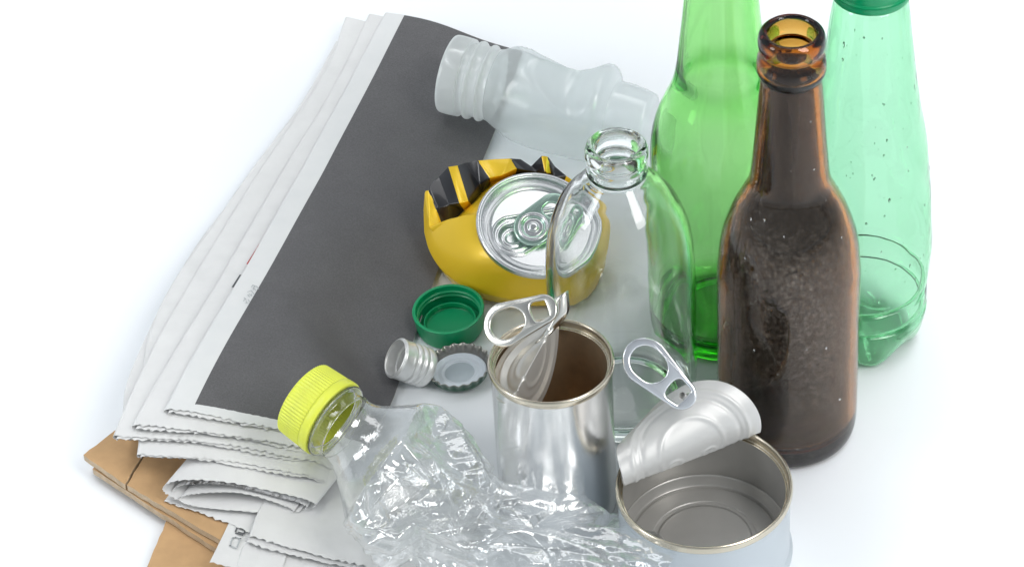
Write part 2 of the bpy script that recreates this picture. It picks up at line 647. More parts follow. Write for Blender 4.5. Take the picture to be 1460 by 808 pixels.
def curve_at(P, t):
    """point on a polyline of Vectors, t in 0..1 by length, softened"""
    L = [0]
    for a, b in zip(P, P[1:]):
        L.append(L[-1] + (b - a).length)
    d = t * L[-1]
    for i in range(len(P) - 1):
        if d <= L[i + 1] + 1e-9:
            k = (d - L[i]) / max(1e-9, L[i + 1] - L[i])
            p0 = P[i - 1] if i > 0 else P[i] * 2 - P[i + 1]
            p3 = P[i + 2] if i + 2 < len(P) else P[i + 1] * 2 - P[i]
            p1, p2 = P[i], P[i + 1]
            return 0.5 * ((2 * p1) + (p2 - p0) * k + (2 * p0 - 5 * p1 + 4 * p2 - p3) * k * k + (3 * p1 - p0 - 3 * p2 + p3) * k ** 3)
    return P[-1]

def leaf(name, parent, left, right, zf, th, mat, seed, shift=0.0, inset=0.0, nu=150, nv=50, amp=0.07, wav=0.05):
    """a folded sheet: upper page, rounded spine on the left, lower page; serrated near edge"""
    rd = random.Random(seed)
    W = (left[-1] - right[-1]).length
    us = [1 - i / nu for i in range(nu + 1)]
    ring = [(u, 0) for u in us]                      # top page, right to left
    for k in range(1, 8):
        ring.append((0.0, k / 8))                    # spine
    ring += [(1 - u, 1) for u in us]                 # lower page left to right
    jag = [rd.uniform(-1, 1) for _ in range(400)]
    P, U = [], []
    for j in range(nv + 1):
        v = 1 - j / nv                               # rows from the far edge to the near one
        Lp = curve_at(left, 1 - v)
        Rp = curve_at(right, 1 - v)
        down = (left[-1] - left[0]).normalized()
        row, ur = [], []
        for (u, sp) in ring:
            ui = inset + u * (1 - inset)
            p = Lp.lerp(Rp, ui)
            p = Vector((p.x, p.y, 0))
            e = 0.0
            if j >= nv - 1:
                d = u * W
                tri = abs((d / 0.34 + (0.5 if sp == 1 else 0)) % 1.0 - 0.5) * 2
                e = (tri - 0.5) * 2 * amp * (0.55 + 0.45 * jag[int(d / 0.34 + 7) % 400]) + jag[int(d / 0.17) % 400] * amp * 0.5 + 0.04 * noise.noise(Vector((d * 1.7, seed, 0))) + 0.07 * math.sin(d * 0.9 + seed)
                e = (e + shift - (0.10 if sp == 1 else 0)) * (1 if j == nv else 0.0)
            p += down * e
            far = 0.05 * math.sin(u * 9 + seed) if j == 0 else 0
            p -= down * far
            f = 1 - 0.78 * sst((uvof(p.x, p.y)[0] - 0.05) / 0.95)
            tt = th * f
            z = zf(p.x, p.y) + wav * f * noise.noise(Vector((p.x * 0.28, p.y * 0.28, seed * 3.1)))
            if 0 < sp < 1:
                a = PI * sp
                sd = (Lp - Rp).normalized()
                p += sd * (tt * 0.5 * math.sin(a) * 1.3)
                z += -tt / 2 + tt / 2 * math.cos(a)
            elif sp == 1:
                z -= tt
            row.append(Vector((p.x, p.y, z)))
            ur.append((u if sp < 1 else -0.1, v))
        P.append(row)
        U += ur
    vs, fs = grid_mesh(P)
    return obj(name, vs, fs, mat, parent, fix=False, uvs=U)

STACK = [
    # label, lift, thickness, left edge px (far -> near), right edge px (far -> near)
    ('top newspaper with a large dark grey printed page, under the yellow can', 0.98, 0.22,
     [(553, 17), (500, 118), (417, 270), (330, 420), (238, 585)], [(745, 74), (706, 185), (630, 370), (520, 655)]),
    ('newspaper directly beneath the grey page one, only its pale folded edge showing', 0.72, 0.24,
     [(530, 20), (478, 125), (385, 280), (290, 440), (193, 606)], [(700, 80), (640, 260), (560, 440), (490, 662)]),
    ('newspaper third from the top, its left corner overhanging the cardboard', 0.46, 0.24,
     [(496, 25), (462, 110), (350, 280), (252, 440), (166, 619)], [(680, 85), (620, 260), (550, 440), (475, 668)]),
    ('newspaper fourth from the top, bulging out on the left beside the blue shade', 0.23, 0.20,
     [(482, 60), (430, 150), (330, 287), (225, 450), (200, 645)], [(660, 90), (600, 260), (530, 440), (468, 688)]),
]
GN = 'newspapers in the folded stack'
for k, (lab, lift, th, le, ri) in enumerate(STACK):
    L = [onstack(x, y, lift) for x, y in le]
    Rr = [onstack(x, y, lift) for x, y in ri]
    root = thing('newspaper', lab, 'newspaper', L[-1] * 1.0, GN)
    zf = lambda x, y, lift=lift: HH(x, y, lift)
    leaf('outer_sheet', root, L, Rr, zf, th, M['page'] if k == 0 else M['paper'], 11 + k)
    leaf('inner_sheet', root, L, Rr, lambda x, y, lift=lift, th=th: HH(x, y, lift) - 0.28 * th, th * 0.44, M['paper'], 31 + k, shift=0.09, inset=0.012)
    if k == 0:
        top_paper = root

    if k == 1:
        def zr(px, py):
            q = onstack(px, py, 0.72)
            return at(px, py, q.z + 0.045)
        for sg in ((383, 331, 369, 352), (368, 354, 354, 376)):
            strokes('red_print', root, [sg], zr, M['red_ink'], 0.14)
        for sg in ((343, 392, 332, 409),):  # shade of the gap beneath the top newspaper, painted as a dark stroke
            strokes('gap_shade', root, [sg], zr, M['ink_dark'], 0.10)
# lowest of the stack: bowed and lying out to the left
L = [onstack(x, y, 0.06) for x, y in [(470, 95), (405, 190), (285, 345), (192, 520), (176, 596)]]
Rr = [onstack(x, y, 0.06) for x, y in [(620, 120), (560, 260), (480, 440), (330, 640)]]
root = thing('newspaper', 'lowest newspaper of the stack, its bowed spine showing farthest left', 'newspaper', L[-1], GN)
leaf('outer_sheet', root, L, Rr, lambda x, y: HH(x, y, 0.04), 0.14, M['paper'], 52)

# flat curve leaf on the world plane, generic height
def free_leaf(name, parent, le, ri, z0, z1, th, seed, mat=None, **kw):
    L = [at(x, y, z0) for x, y in le]
    Rr = [at(x, y, z1) for x, y in ri]
    def zf(x, y):
        p = Vector((x, y, 0))
        a, b = L[-1], Rr[-1]
        d = Vector((b.x - a.x, b.y - a.y, 0))
        s = (p - Vector((a.x, a.y, 0))).dot(d) / d.length_squared
        return z0 + (z1 - z0) * max(-0.1, min(1.1, s))
    return leaf(name, parent, L, Rr, zf, th, mat or M['paper'], seed, **kw)

root = thing('newspaper', 'shaded newspaper edge between the folded roll and the cardboard', 'newspaper', at(290, 730, 1.1))
free_leaf('sheet', root, [(290, 640), (236, 712)], [(430, 690), (385, 772)], 1.19, 1.16, 0.05, 71, nu=110, nv=12)

# folded roll with an open near end
def roll(parent, name, c0, c1, zc, hw, hh, depth, seed, mat, lap=0.0, shift=0.0):
    """flattened oval roll. c0, c1: near-end left and right pixels"""
    a, b = at(c0[0], c0[1], zc), at(c1[0], c1[1], zc - 0.2)
    x = (b - a)
    mid = (a + b) / 2
    w_ = x.length / 2
    x.normalize()
    back = Vector((0.42, 0.9, 0)).normalized()
    rd = random.Random(seed)
    P = []
    n = 200
    for j in range(14):
        row = []
        for i in range(n + 1):
            q = i / n
            ang = R(-16) + R(340) * q
            # flattened oval, right end pinched to a corner
            cx = math.cos(ang)
            sy = math.sin(ang)
            px_ = w_ * cx * hw
            pz = hh * sy * (0.55 + 0.45 * (1 - max(0, cx)) ) + 0.10 * math.sin(cx * 3 + seed)
            d = i * 0.07
            e = 0
            if j == 0:
                e = (abs(d / 0.34 % 1 - 0.5) * 2 - 0.5) * 0.06 + rd.uniform(-0.02, 0.02) + shift
                e += 0.25 * math.sin(ang) * -1.0
            p = mid + x * px_ + Vector((0, 0, pz)) + back * (depth * j / 13 - e)
            row.append(p)
        P.append(row)
    vs, fs = grid_mesh(P)
    return obj(name, vs, fs, mat, parent, fix=False)
root = thing('newspaper', 'folded newspaper roll with its open end facing out, tucked under the stack', 'newspaper', at(340, 715, 1.2))
roll(root, 'outer_sheet', (232, 698), (450, 722), 1.78, 1.0, 0.62, 3.8, 4, M['paper'])
roll(root, 'inner_sheet', (238, 702), (438, 726), 1.72, 0.96, 0.44, 3.6, 9, M['paper'], shift=-0.15)
roll(root, 'inner_sheet', (250, 706), (425, 726), 1.68, 0.93, 0.26, 3.4, 14, M['paper'], shift=0.05)

# the big newspaper under the crushed bottle
root = thing('newspaper', 'bent newspaper under the crushed clear bottle, with a double serrated edge', 'newspaper', at(500, 780, 0.5))
free_leaf('outer_sheet', root, [(400, 680), (372, 725), (357, 764)], [(700, 700), (668, 770), (640, 838)], 1.45, 0.5, 0.25, 81, nu=200, nv=30)
free_leaf('inner_sheet', root, [(400, 690), (372, 730), (353, 772)], [(700, 710), (668, 775), (635, 848)], 1.30, 0.4, 0.12, 82, nu=200, nv=30)
root = thing('newspaper', 'lowest newspaper at the bottom edge, folded over before the double serrated edge', 'newspaper', at(430, 810, 0.3))
free_leaf('outer_sheet', root, [(400, 720), (352, 772), (338, 812)], [(600, 740), (570, 810), (520, 862)], 1.10, 0.4, 0.16, 83, nu=170, nv=30)
free_leaf('inner_sheet', root, [(480, 740), (440, 785), (420, 830)], [(690, 760), (640, 825), (600, 885)], 0.80, 0.25, 0.08, 84, nu=170, nv=30)
root = thing('newspaper', 'pale newspaper strip with large grey outlined characters beside the cardboard', 'newspaper', at(320, 790, 0.5))
sheet = free_leaf('sheet', root, [(345, 700), (327, 744), (299, 801)], [(430, 720), (412, 780), (396, 830)], 1.14, 0.95, 0.02, 85, nu=60, nv=20, amp=0.03, wav=0.0)

# printed marks, as thin ink strokes a hair above the paper
def zs(px, py):
    return at(px, py, 1.165)
strokes('printed_character', root, [(339, 749, 336, 757), (339, 749, 351, 752), (351, 752, 348, 760), (342, 753, 349, 755), (340, 758, 347, 760), (336, 759, 346, 762)], zs, M['ink_dark'], 0.07)
strokes('printed_character', root, [(332, 766, 328, 777), (328, 777, 337, 781), (332, 766, 336, 765), (336, 765, 343, 767), (343, 767, 338, 779)], zs, M['ink'], 0.06)
def zp(px, py):
    p = onstack(px, py, 0.98)
    p.z += 0.05
    return at(px, py, p.z)
for segs in ([(360, 406, 366, 408), (366, 408, 369, 412), (361, 410, 365, 414), (358, 409, 361, 406), (363, 407, 361, 413)],
             [(353, 416, 358, 414), (358, 414, 363, 420), (355, 419, 359, 421), (353, 420, 356, 423), (358, 422, 359, 419)],
             [(348, 424, 351, 427), (347, 429, 350, 425), (354, 427, 356, 430), (350, 432, 354, 431), (351, 429, 352, 432)]):
    strokes('printed_character', top_paper, segs, zp, M['ink'], 0.035)

# ================================================================== glass bottles
def upright(name, label, cat, base, outer, wall, bottom, mat, lip, outer_mat=None, n=128, group='bottles standing at the back'):
    """closed glass wall: outer profile up, over the lip, down the inside"""
    root = thing(name, label, cat, base, group)
    op = spline(outer, 6)
    inner = []
    top = op[-1]
    for (r, z) in reversed(outer):
        if z > bottom and r > 0:
            inner.append((max(0.2, r - wall(z)), z))
    inn = lip + [p for p in inner if p[1] < lip[-1][1] - 0.05]
    lr, lz = inn[-1]
    inn += [(lr, bottom + 0.6), (lr * 0.93, bottom + 0.15), (lr * 0.7, bottom), (0.0, bottom + 0.25)]
    ip = spline(inn, 6)
    prof = op + ip
    Mx = Matrix.Translation(Vector(base))
    vs, fs = lathe_mesh(prof, n, Mx)
    bz = base[2]
    if outer_mat:
        no = len(op) - 1
        idx = []
        # rings are laid out in order; faces of the outer wall come first
        cnt = 0
        for f in fs:
            idx.append(0)
        k = 0
        for j in range(len(prof) - 1):
            a, b = prof[j], prof[j + 1]
            if a[0] < 1e-4 and b[0] < 1e-4:
                continue
            for i in range(n):
                zz = (a[1] + b[1]) / 2
                idx[k] = 1 if (j < no and zz < outer_mat[1]) else 0
                k += 1
        body = obj('body', vs, fs, None, root, mats=[mat, outer_mat[0]], idx=idx)
    else:
        body = obj('body', vs, fs, mat, root)
    return root, op, body

# brown beer bottle
bp = at(1122, 605, 0)
brown_base = (bp.x, bp.y, 0)
brown_prof = [(0, .35), (1.5, .25), (2.2, .02), (2.6, .1), (2.8, .5), (2.84, 1.5), (2.84, 5), (2.84, 8), (2.8, 9), (2.66, 10.2), (2.3, 11.4), (1.85, 12.4), (1.58, 13.1), (1.45, 14.2), (1.32, 15.9), (1.22, 17.2), (1.16, 17.95), (1.15, 18.1), (1.27, 18.25), (1.32, 18.5), (1.29, 18.9), (1.19, 19.15), (1.17, 19.25), (1.24, 19.4), (1.27, 19.65), (1.22, 19.95), (1.08, 20.1)]
broot, bprof, bbody = upright('glass_bottle', 'brown beer bottle misted with condensation, open at the top', 'bottle', brown_base, brown_prof,
      lambda z: 0.30 if z < 12 else 0.33, 0.7, M['brown_glass'], [(0.94, 20.08), (0.86, 19.85), (0.84, 18.9)], outer_mat=(M['brown_frost'], 18.05))
drops('water_droplets', broot, bprof, brown_base, (0.8, 17.5), 45, 0.02, 0.05, M['water'], 1.9, 5)

# green glass bottle
gp = at(1031, 455, 0)
green_base = (gp.x, gp.y, 0)
green_prof = [(0, 0.6), (1.7, 0.35), (2.4, 0.02), (2.75, 0.15), (2.92, 0.6), (2.95, 2), (2.95, 6), (2.95, 8.6), (2.9, 9.8), (2.72, 10.8), (2.35, 11.8), (2.0, 12.7), (1.82, 13.6), (1.68, 14.8), (1.50, 16.6), (1.36, 19), (1.25, 21.6), (1.22, 22.0), (1.37, 22.2), (1.37, 22.8), (1.27, 23.1), (1.3, 23.3), (1.3, 23.7), (1.12, 23.9)]
groot, gprof, gb = upright('glass_bottle', 'long-necked green glass bottle standing just left of the brown bottle', 'bottle', green_base, green_prof,
      lambda z: 0.24 + 0.14 * math.exp(-((z - 12.6) / 0.7) ** 2), 0.8, M['green_glass'], [(0.98, 23.88), (0.9, 23.6), (0.9, 22.5)])
# wall above thickens at the neck foot, where refraction draws dark arcs
# clear bottle
cp = at(891, 568, 0)
clear_base = (cp.x, cp.y, 0)
clear_prof = [(0, .5), (1.7, .3), (2.3, .02), (2.7, .12), (2.95, .6), (3.0, 2), (3.0, 5), (3.0, 6.9), (2.92, 8.4), (2.72, 9.5), (2.3, 10.6), (1.7, 11.4), (1.3, 11.85), (1.12, 12.05), (1.2, 12.2), (1.2, 12.4), (1.1, 12.55), (1.08, 12.7), (1.2, 12.85), (1.24, 13.1), (1.17, 13.42), (1.02, 13.5)]
croot, cprof, cb = upright('glass_bottle', 'short clear glass bottle with an open mouth, standing behind the two food tins', 'bottle', clear_base, clear_prof,
      lambda z: 0.26, 0.7, M['clear_glass'], [(0.9, 13.47), (0.83, 13.2), (0.82, 12.4)])

# green PET bottle
pp = at(1226, 474, 0)
pet_base = (pp.x, pp.y, 0)
pet_outer = [(0, 0.75), (0.9, 0.6), (1.5, 0.25), (1.9, 0.03), (2.3, 0.2), (2.55, 0.8), (2.68, 1.5), (2.72, 1.85), (2.68, 2.0), (2.50, 2.12), (2.68, 2.24), (2.74, 2.5), (2.74, 2.95), (2.7, 3.15), (2.52, 3.3), (2.71, 3.42), (2.78, 3.7), (2.8, 5.4), (2.73, 7.5), (2.6, 9), (2.42, 10.4), (2.14, 12.2), (1.87, 14), (1.65, 15.8), (1.5, 17.0), (1.40, 17.5), (1.26, 17.8), (1.2, 19)]
root = thing('plastic_bottle', 'tall green plastic bottle with ribbed foot at the far right', 'bottle', pet_base, 'bottles standing at the back')
ppz = spline(pet_outer, 6)
def petfn(p, a, r, z):
    if z < 1.6:
        k = (1.6 - z) / 1.6
        lobe = 0.5 + 0.5 * math.cos(5 * a + 0.5)
        p.z += 0.55 * k * (1 - lobe) * min(1, r / 2.0) * (1 if r > .9 else 0.4)
        p.x *= 1 - 0.07 * k * (1 - lobe)
        p.y *= 1 - 0.07 * k * (1 - lobe)
    d = 0.035 * noise.noise(Vector((p.x * 0.8, p.y * 0.8, p.z * 0.5))) * min(1, z / 4)
    p.x *= 1 + d
    p.y *= 1 + d
    return p
vs, fs = lathe_mesh(ppz, 140, Matrix.Translation(Vector(pet_base)), petfn)
solidify(obj('body', vs, fs, M['green_pet'], root), 0.055, 0)
drops('water_droplets', root, ppz, pet_base, (3, 17), 150, 0.010, 0.055, M['water'], 3.0, 9, side=(-PI * 0.75, PI * 0.15))
# cap and neck ring, at the very top of the picture
cap = [(1.46, 17.75), (1.56, 17.8), (1.56, 18.1), (1.52, 18.15), (1.5, 18.2), (1.5, 19.6), (1.4, 19.8), (0, 19.82)]
vs, fs = lathe_mesh(spline(cap, 3), 96, Matrix.Translation(Vector(pet_base)))
solidify(obj('cap', vs, fs, M['green_cap'], root), 0.1, -1)

# ================================================================== food tins
def can_shell(root, base, r, h, inner_h, mats, beads=()):
    body, rim, ins = mats
    Mx = Matrix.Translation(Vector(base))
    out = [(0, 0.25), (r - 0.35, 0.25), (r - 0.28, 0.02), (r - 0.05, 0.02), (r + 0.02, 0.12), (r + 0.02, 0.28), (r - 0.1, 0.40), (r - 0.1, 0.5)]
    zb = h - 0.42
    for z in beads:
        out += [(r - 0.1, z - 0.12), (r - 0.16, z), (r - 0.1, z + 0.12)]
    out += [(r - 0.1, zb), (r - 0.08, zb + 0.06)]
    vs, fs = lathe_mesh(out, 144, Mx)
    obj('body', vs, fs, body, root)
    # double seam at the top
    rp = spline([(r - 0.09, zb + 0.05), (r - 0.02, zb + 0.10), (r, zb + 0.18), (r, h - 0.10), (r - 0.03, h - 0.03), (r - 0.08, h), (r - 0.13, h - 0.03), (r - 0.155, h - 0.10), (r - 0.16, h - 0.33), (r - 0.22, h - 0.37), (r - 0.27, h - 0.36), (r - 0.285, h - 0.39), (r - 0.20, h - 0.43), (r - 0.15, h - 0.46)], 4)
    vs, fs = lathe_mesh(rp, 144, Mx)
    obj('rim', vs, fs, rim, root)
    b = h - inner_h
    ip = [(r - 0.15, h - 0.40), (r - 0.14, h - 0.6)]
    k = 0
    ip += [(r - 0.14, b + 0.55), (r - 0.16, b + 0.40), (r - 0.35, b + 0.06), (r - 0.42, b), (r - 0.55, b + 0.0), (r - 0.62, b + 0.10), (r * 0.62, b + 0.10), (r * 0.60, b + 0.06), (r * 0.53, b + 0.06), (r * 0.51, b + 0.10), (0, b + 0.10)]
    vs, fs = lathe_mesh(spline(ip, 4), 144, Mx)
    return obj('inside', vs, fs, ins, root)

def smooth_hole(pts, it=3):
    for _ in range(it):
        q = []
        for a, b in zip(pts, pts[1:] + pts[:1]):
            q.append((a[0] * .75 + b[0] * .25, a[1] * .75 + b[1] * .25))
            q.append((a[0] * .25 + b[0] * .75, a[1] * .25 + b[1] * .75))
        pts = q
    return pts

RING_OUT = ovalpts(-0.25, 1.50, 0.92, 0.60)
RING_HOLE = smooth_hole(ovalpts(-0.25, 0.0, 0.74, 0.72), 1)
def nosehole(x0=0.92, x1=1.80, w0=0.60, w1=0.46):
    return [(x0, w0), (x0, -w0), (x1 - 0.1, -w1), (x1, -w1 + 0.12), (x1, w1 - 0.12), (x1 - 0.1, w1)]
# ---- tall tin
tp = at(797, 722, 0)
tall_base = Vector((tp.x, tp.y, 0))
root = thing('food_tin', 'tall shiny tin with its ring pull lid folded down inside', 'tin', tall_base, 'opened food tins')
can_shell(root, tall_base, 2.43, 8.0, 7.6, (M['tin'], M['tin_rim'], M['tin_inside']))

def beads(r, Rm):
    """concentric stamped rings of a tin lid"""
    h = 0
    for c, w_, a in ((0.82 * Rm, 0.09, 0.05), (0.70 * Rm, 0.10, -0.05), (0.45 * Rm, 0.10, 0.05)):
        h += a * math.exp(-((r - c) / w_) ** 2)
    return h
def disc(Rm, nr, nt, fn):
    vs = [fn(0.0, 0.0)]
    fs = []
    for j in range(1, nr + 1):
        r = Rm * j / nr
        for i in range(nt):
            a = 2 * PI * i / nt
            vs.append(fn(r * math.cos(a), r * math.sin(a)))
    for i in range(nt):
        fs.append((0, 1 + i, 1 + (i + 1) % nt))
    for j in range(nr - 1):
        for i in range(nt):
            a, b = 1 + j * nt, 1 + (j + 1) * nt
            k = (i + 1) % nt
            fs.append((a + i, b + i, b + k, a + k))
    return vs, fs

# lid folded like a tent: ridge from near-left rim to the back rim
ra, rb = at(737, 556, 7.55), at(786, 468, 8.15)
ax = (rb - ra).normalized()
mid = (ra + rb) / 2
lside = Vector((-ax.y, ax.x, 0)).normalized()        # to the left of the ridge
if lside.x > 0:
    lside = -lside
lidroot = root
def tent(x, y):
    # x along the ridge, y across; y>0 goes left and down, y<0 folds down steeply to the right
    r = math.hypot(x, y)
    hb = beads(r, 2.15)
    if y >= 0:
        ang = R(50)
        q = y * 0.78
        a_, b_ = R(46), R(30)
        p = mid + ax * x + lside * ((math.sin(a_) - math.sin(a_ - b_ * q)) / b_) + Vector((0, 0, -1)) * ((math.cos(a_ - b_ * q) - math.cos(a_)) / b_)
        nr = lside * math.sin(ang) + Vector((0, 0, 1)) * math.cos(ang)
    else:
        q = -y
        ang = R(84)
        p = mid + ax * x - lside * (q * math.cos(ang)) + Vector((0, 0, -1)) * (q * math.sin(ang))
        nr = -lside
    return p + nr * hb + Vector((0, 0, 0.12 * math.exp(-((x - 2.0) / 0.6) ** 2)))
vs, fs = disc(2.14, 60, 150, tent)
lid = obj('lid', vs, fs, M['lid_inside'], root)
solidify(lid, 0.035, 0)
# ring pull of the tall tin
tc_ = at(737, 456, 9.2)
tx = (at(786, 455, 8.75) - at(716, 468, 9.3)).normalized()
tn = Vector((-0.22, -0.60, 0.78))
TM = frame(tc_, tn, tx)
def warp_t(v):
    v = Vector((v.x * 0.88 - 0.25, v.y * 0.88, v.z + 0.06 * math.cos(v.x * 1.6)))
    return TM @ v
plate([RING_OUT, RING_HOLE, smooth_hole(nosehole())], 0.025, 0.075, warp_t, 'ring_pull', M['alu_tab'], root)
# bent tongue joining ring and lid
tpts = []
A0, A1, A2, A3 = at(800, 420, 9.3), at(797, 452, 8.6), at(785, 470, 8.15), at(772, 484, 8.0)
P = []
for j in range(17):
    c = curve_at([A0, A1, A2, A3], j / 16)
    wdt = 0.30 + 0.12 * math.sin(PI * j / 16)
    side = Vector((0.75, 0.3, 0.35)).normalized()
    row = [c + side * wdt * k - Vector((0, -0.12, 0.10)) * (k * k) for k in (-1, -0.6, -0.2, 0.2, 0.6, 1)]
    P.append(row)
vs, fs = grid_mesh(P)
solidify(obj('tongue', vs, fs, M['alu_tab'], root), 0.05, 0)

# ---- low tin
lp = at(1005, 785, 0)
low_base = Vector((lp.x, lp.y, 0))
root = thing('food_tin', 'low wide grey tin with its ring pull lid curled back above it', 'tin', low_base, 'opened food tins')
can_shell(root, low_base, 3.43, 3.72, 3.15, (M['white_can'], M['tin_rim'], M['grey_inside']))
F1, F2 = at(886, 694, 3.6), at(1080, 618, 3.7)
ax = (F2 - F1).normalized()
hm = (F1 + F2) / 2 + ax * 0.12
back = Vector((-ax.y, ax.x, 0)).normalized()
if back.y < 0:
    back = -back
RL = 3.02
dch = math.sqrt(max(0.1, RL ** 2 - ((F2 - F1).length / 2) ** 2))   # chord distance from the lid centre
def curl(x, y):
    # y: distance across the lid, hinge chord at y=-dch
    s = y + dch
    r = math.hypot(x, y)
    hb = beads(r, RL) * 0.8
    for dx in (-0.75, 0.75):
        rr = math.hypot((x - dx) / 1.0, (y + 0.35) / 0.7)
        hb += 0.035 * math.exp(-((rr - 0.26) / 0.09) ** 2)
    rad = 1.45 + 0.24 * x
    if s < 0:
        return hm + ax * x - back * 0 + back * (-s) + Vector((0, 0, -0.03 + hb * 0))
    a0 = R(98)
    da = s / rad
    # integrate direction angle from a0 (tilting slightly over the opening) back and over
    px_ = rad * (math.sin(a0) - math.sin(a0 - da))
    pz_ = -rad * (math.cos(a0) - math.cos(a0 - da))
    p = hm + ax * x + back * px_ * 1.0 + Vector((0, 0, pz_))
    d = a0 - da
    nrm = -back * math.sin(d) + Vector((0, 0, math.cos(d)))
    return p + nrm * hb
vs, fs = disc(RL, 80, 180, curl)
# keep only the opened part plus its hinge strip
keep = []
for f in fs:
    keep.append(f)
lid = obj('lid', vs, keep, M['lid_grey'], root)
solidify(lid, 0.022, 0)
# ring pull of the low tin
ta, tb = at(975, 566, 6.3), at(903, 498, 8.2)
tx = (ta - tb).normalized()
TN = frame((ta * 0.64 + tb * 0.36), Vector((0.05, -0.72, 0.66)), tx)
def warp_l(v):
    return TN @ Vector(((v.x - 0.75) * 1.0, v.y * 0.90, v.z + 0.05 * math.cos(v.x * 1.5)))
plate([RING_OUT, RING_HOLE, smooth_hole(nosehole(0.92, 1.85, 0.62, 0.50))], 0.025, 0.075, warp_l, 'ring_pull', M['alu_blue'], root)
vs, fs = tube([TN @ Vector((0.85, 0, 0)), ta + Vector((0.05, 0.1, -0.1)), ta + Vector((0.2, 0.45, -0.35))], 0.13)
obj('rivet', vs, fs, M['lid_grey'], root)

# ================================================================== crushed drinks can
LC = at(765, 320, 3.1)
ln = Vector((0.16, -0.30, 0.93)).normalized()
LM = frame(LC, ln, (1, 0, 0)) @ Matrix.Scale(0.95, 4)
root = thing('drinks_can', 'crushed yellow and black drinks can with its silver lid facing up', 'can', (LC.x, LC.y, 0))
# shell: rings from the lid neck outward to the crumpled skirt and under
# front outline (pixel, height), running left -> front -> right
FR = [(604, 330, 1.5), (612, 358, 1.3), (630, 385, 1.1), (662, 409, 0.95), (700, 421, 0.85), (745, 428, 0.8), (795, 425, 0.85), (835, 403, 1.1), (860, 364, 1.5), (866, 318, 2.0), (846, 280, 2.4)]
# crumpled rear, running right -> back -> left: outline, inner fold, valley next to the smooth shoulder,
# colour of the outer facet, colour of the inner facet
RE = [((826, 262, 2.8), (818, 272, 2.6), (812, 282, 2.0), 'y', 'y'),
      ((808, 250, 3.1), (803, 262, 2.7), (800, 268, 2.1), 'b', 'b'),
      ((791, 236, 3.0), (790, 252, 2.9), (790, 260, 2.2), 'b', 'b'),
      ((781, 222, 3.5), (786, 247, 2.9), (780, 255, 2.2), 'y', 'b'),
      ((772, 221, 3.5), (778, 248, 3.0), (772, 252, 2.2), 'b', 'b'),
      ((757, 236, 2.9), (765, 246, 2.8), (760, 250, 2.2), 'b', 'b'),
      ((742, 226, 3.2), (750, 243, 3.0), (748, 250, 2.2), 'b', 'b'),
      ((728, 225, 3.3), (737, 240, 3.3), (735, 251, 2.2), 'y', 'y'),
      ((705, 226, 3.3), (716, 250, 3.0), (716, 257, 2.1), 'y', 'y'),
      ((681, 228, 3.2), (699, 254, 2.9), (700, 262, 2.0), 'b', 'b'),
      ((664, 231, 3.1), (684, 262, 2.5), (686, 276, 1.9), 'b', 'b'),
      ((652, 235, 3.3), (668, 287, 2.8), (672, 292, 1.9), 'y', 'y'),
      ((639, 237, 3.2), (655, 290, 2.8), (662, 300, 1.8), 'b', 'b'),
      ((626, 250, 2.9), (640, 292, 2.5), (650, 312, 1.7), 'b', 'b'),
      ((613, 262, 2.9), (624, 296, 2.5), (640, 322, 1.6), 'b', 'b'),
      ((611, 270, 2.8), (622, 298, 2.4), (634, 330, 1.6), 'y', 'y'),
      ((605, 272, 2.7), (612, 308, 2.3), (630, 336, 1.6), 'y', 'y'),
      ((603, 300, 2.1), (612, 325, 2.0), (625, 342, 1.6), 'y', 'y')]
cols3 = []       # (N, S, V, I, B, low, outer colour, inner colour)
cg = Vector((LC.x, LC.y, 0))
LI = LM.inverted()
def onneck(p, r, z):
    q = LI @ p
    a = math.atan2(q.y, q.x)
    return LM @ Vector((r * math.cos(a), r * math.sin(a), z))
FB = [at(*f) for f in FR]
for i in range(len(FB) - 1):
    for s_i in range(5 if i < len(FB) - 2 else 4):
        bb = curve_at(FB, 0)
        p0, p1, p2, p3 = FB[max(0, i - 1)], FB[i], FB[i + 1], FB[min(len(FB) - 1, i + 2)]
        f = s_i / 5
        bb = 0.5 * ((2 * p1) + (p2 - p0) * f + (2 * p0 - 5 * p1 + 4 * p2 - p3) * f * f + (3 * p1 - p0 - 3 * p2 + p3) * f ** 3)
        N = onneck(bb, 2.60, -0.28)
        S1 = N.lerp(bb, 0.22) + Vector((0, 0, 0.20))
        V1 = N.lerp(bb, 0.52) + Vector((0, 0, 0.27))
        I1 = N.lerp(bb, 0.82) + Vector((0, 0, 0.18))
        lo = cg.lerp(Vector((bb.x, bb.y, 0)), 0.90)
        lo.z = 0.28
        cols3.append((N, S1, V1, I1, bb, lo, 'y', 'y', 0))
for (o_, i_, v_, co, ci) in RE:
    bb, I1, V1 = at(*o_), at(*i_), at(*v_)
    N = onneck(V1, 2.60, -0.28)
    S1 = N.lerp(V1, 0.5) + Vector((0, 0, 0.12))
    lo = cg.lerp(Vector((bb.x, bb.y, 0)), 0.86)
    lo.z = 0.35
    cols3.append((N, S1, V1, I1, bb, lo, co, ci, 1))
n = len(cols3)
vs = [cols3[i][j] for j in range(6) for i in range(n)]
fs, idx = [], []
for j in range(5):
    for i in range(n):
        k = (i + 1) % n
        c = cols3[i]
        black = (j == 4 and c[6] == 'b') or (j == 3 and c[6] == 'b') or (j == 2 and c[7] == 'b' and c[8])
        a_, b_, c_, d_ = j * n + i, j * n + k, (j + 1) * n + k, (j + 1) * n + i
        if c[8] and j >= 2:
            fs += [(a_, b_, c_), (a_, c_, d_)] if i % 2 else [(a_, b_, d_), (b_, c_, d_)]
            idx += [1 if black else 0] * 2
        else:
            fs.append((a_, b_, c_, d_))
            idx.append(1 if black else 0)
vs.append(Vector((LC.x, LC.y, 0.05)))
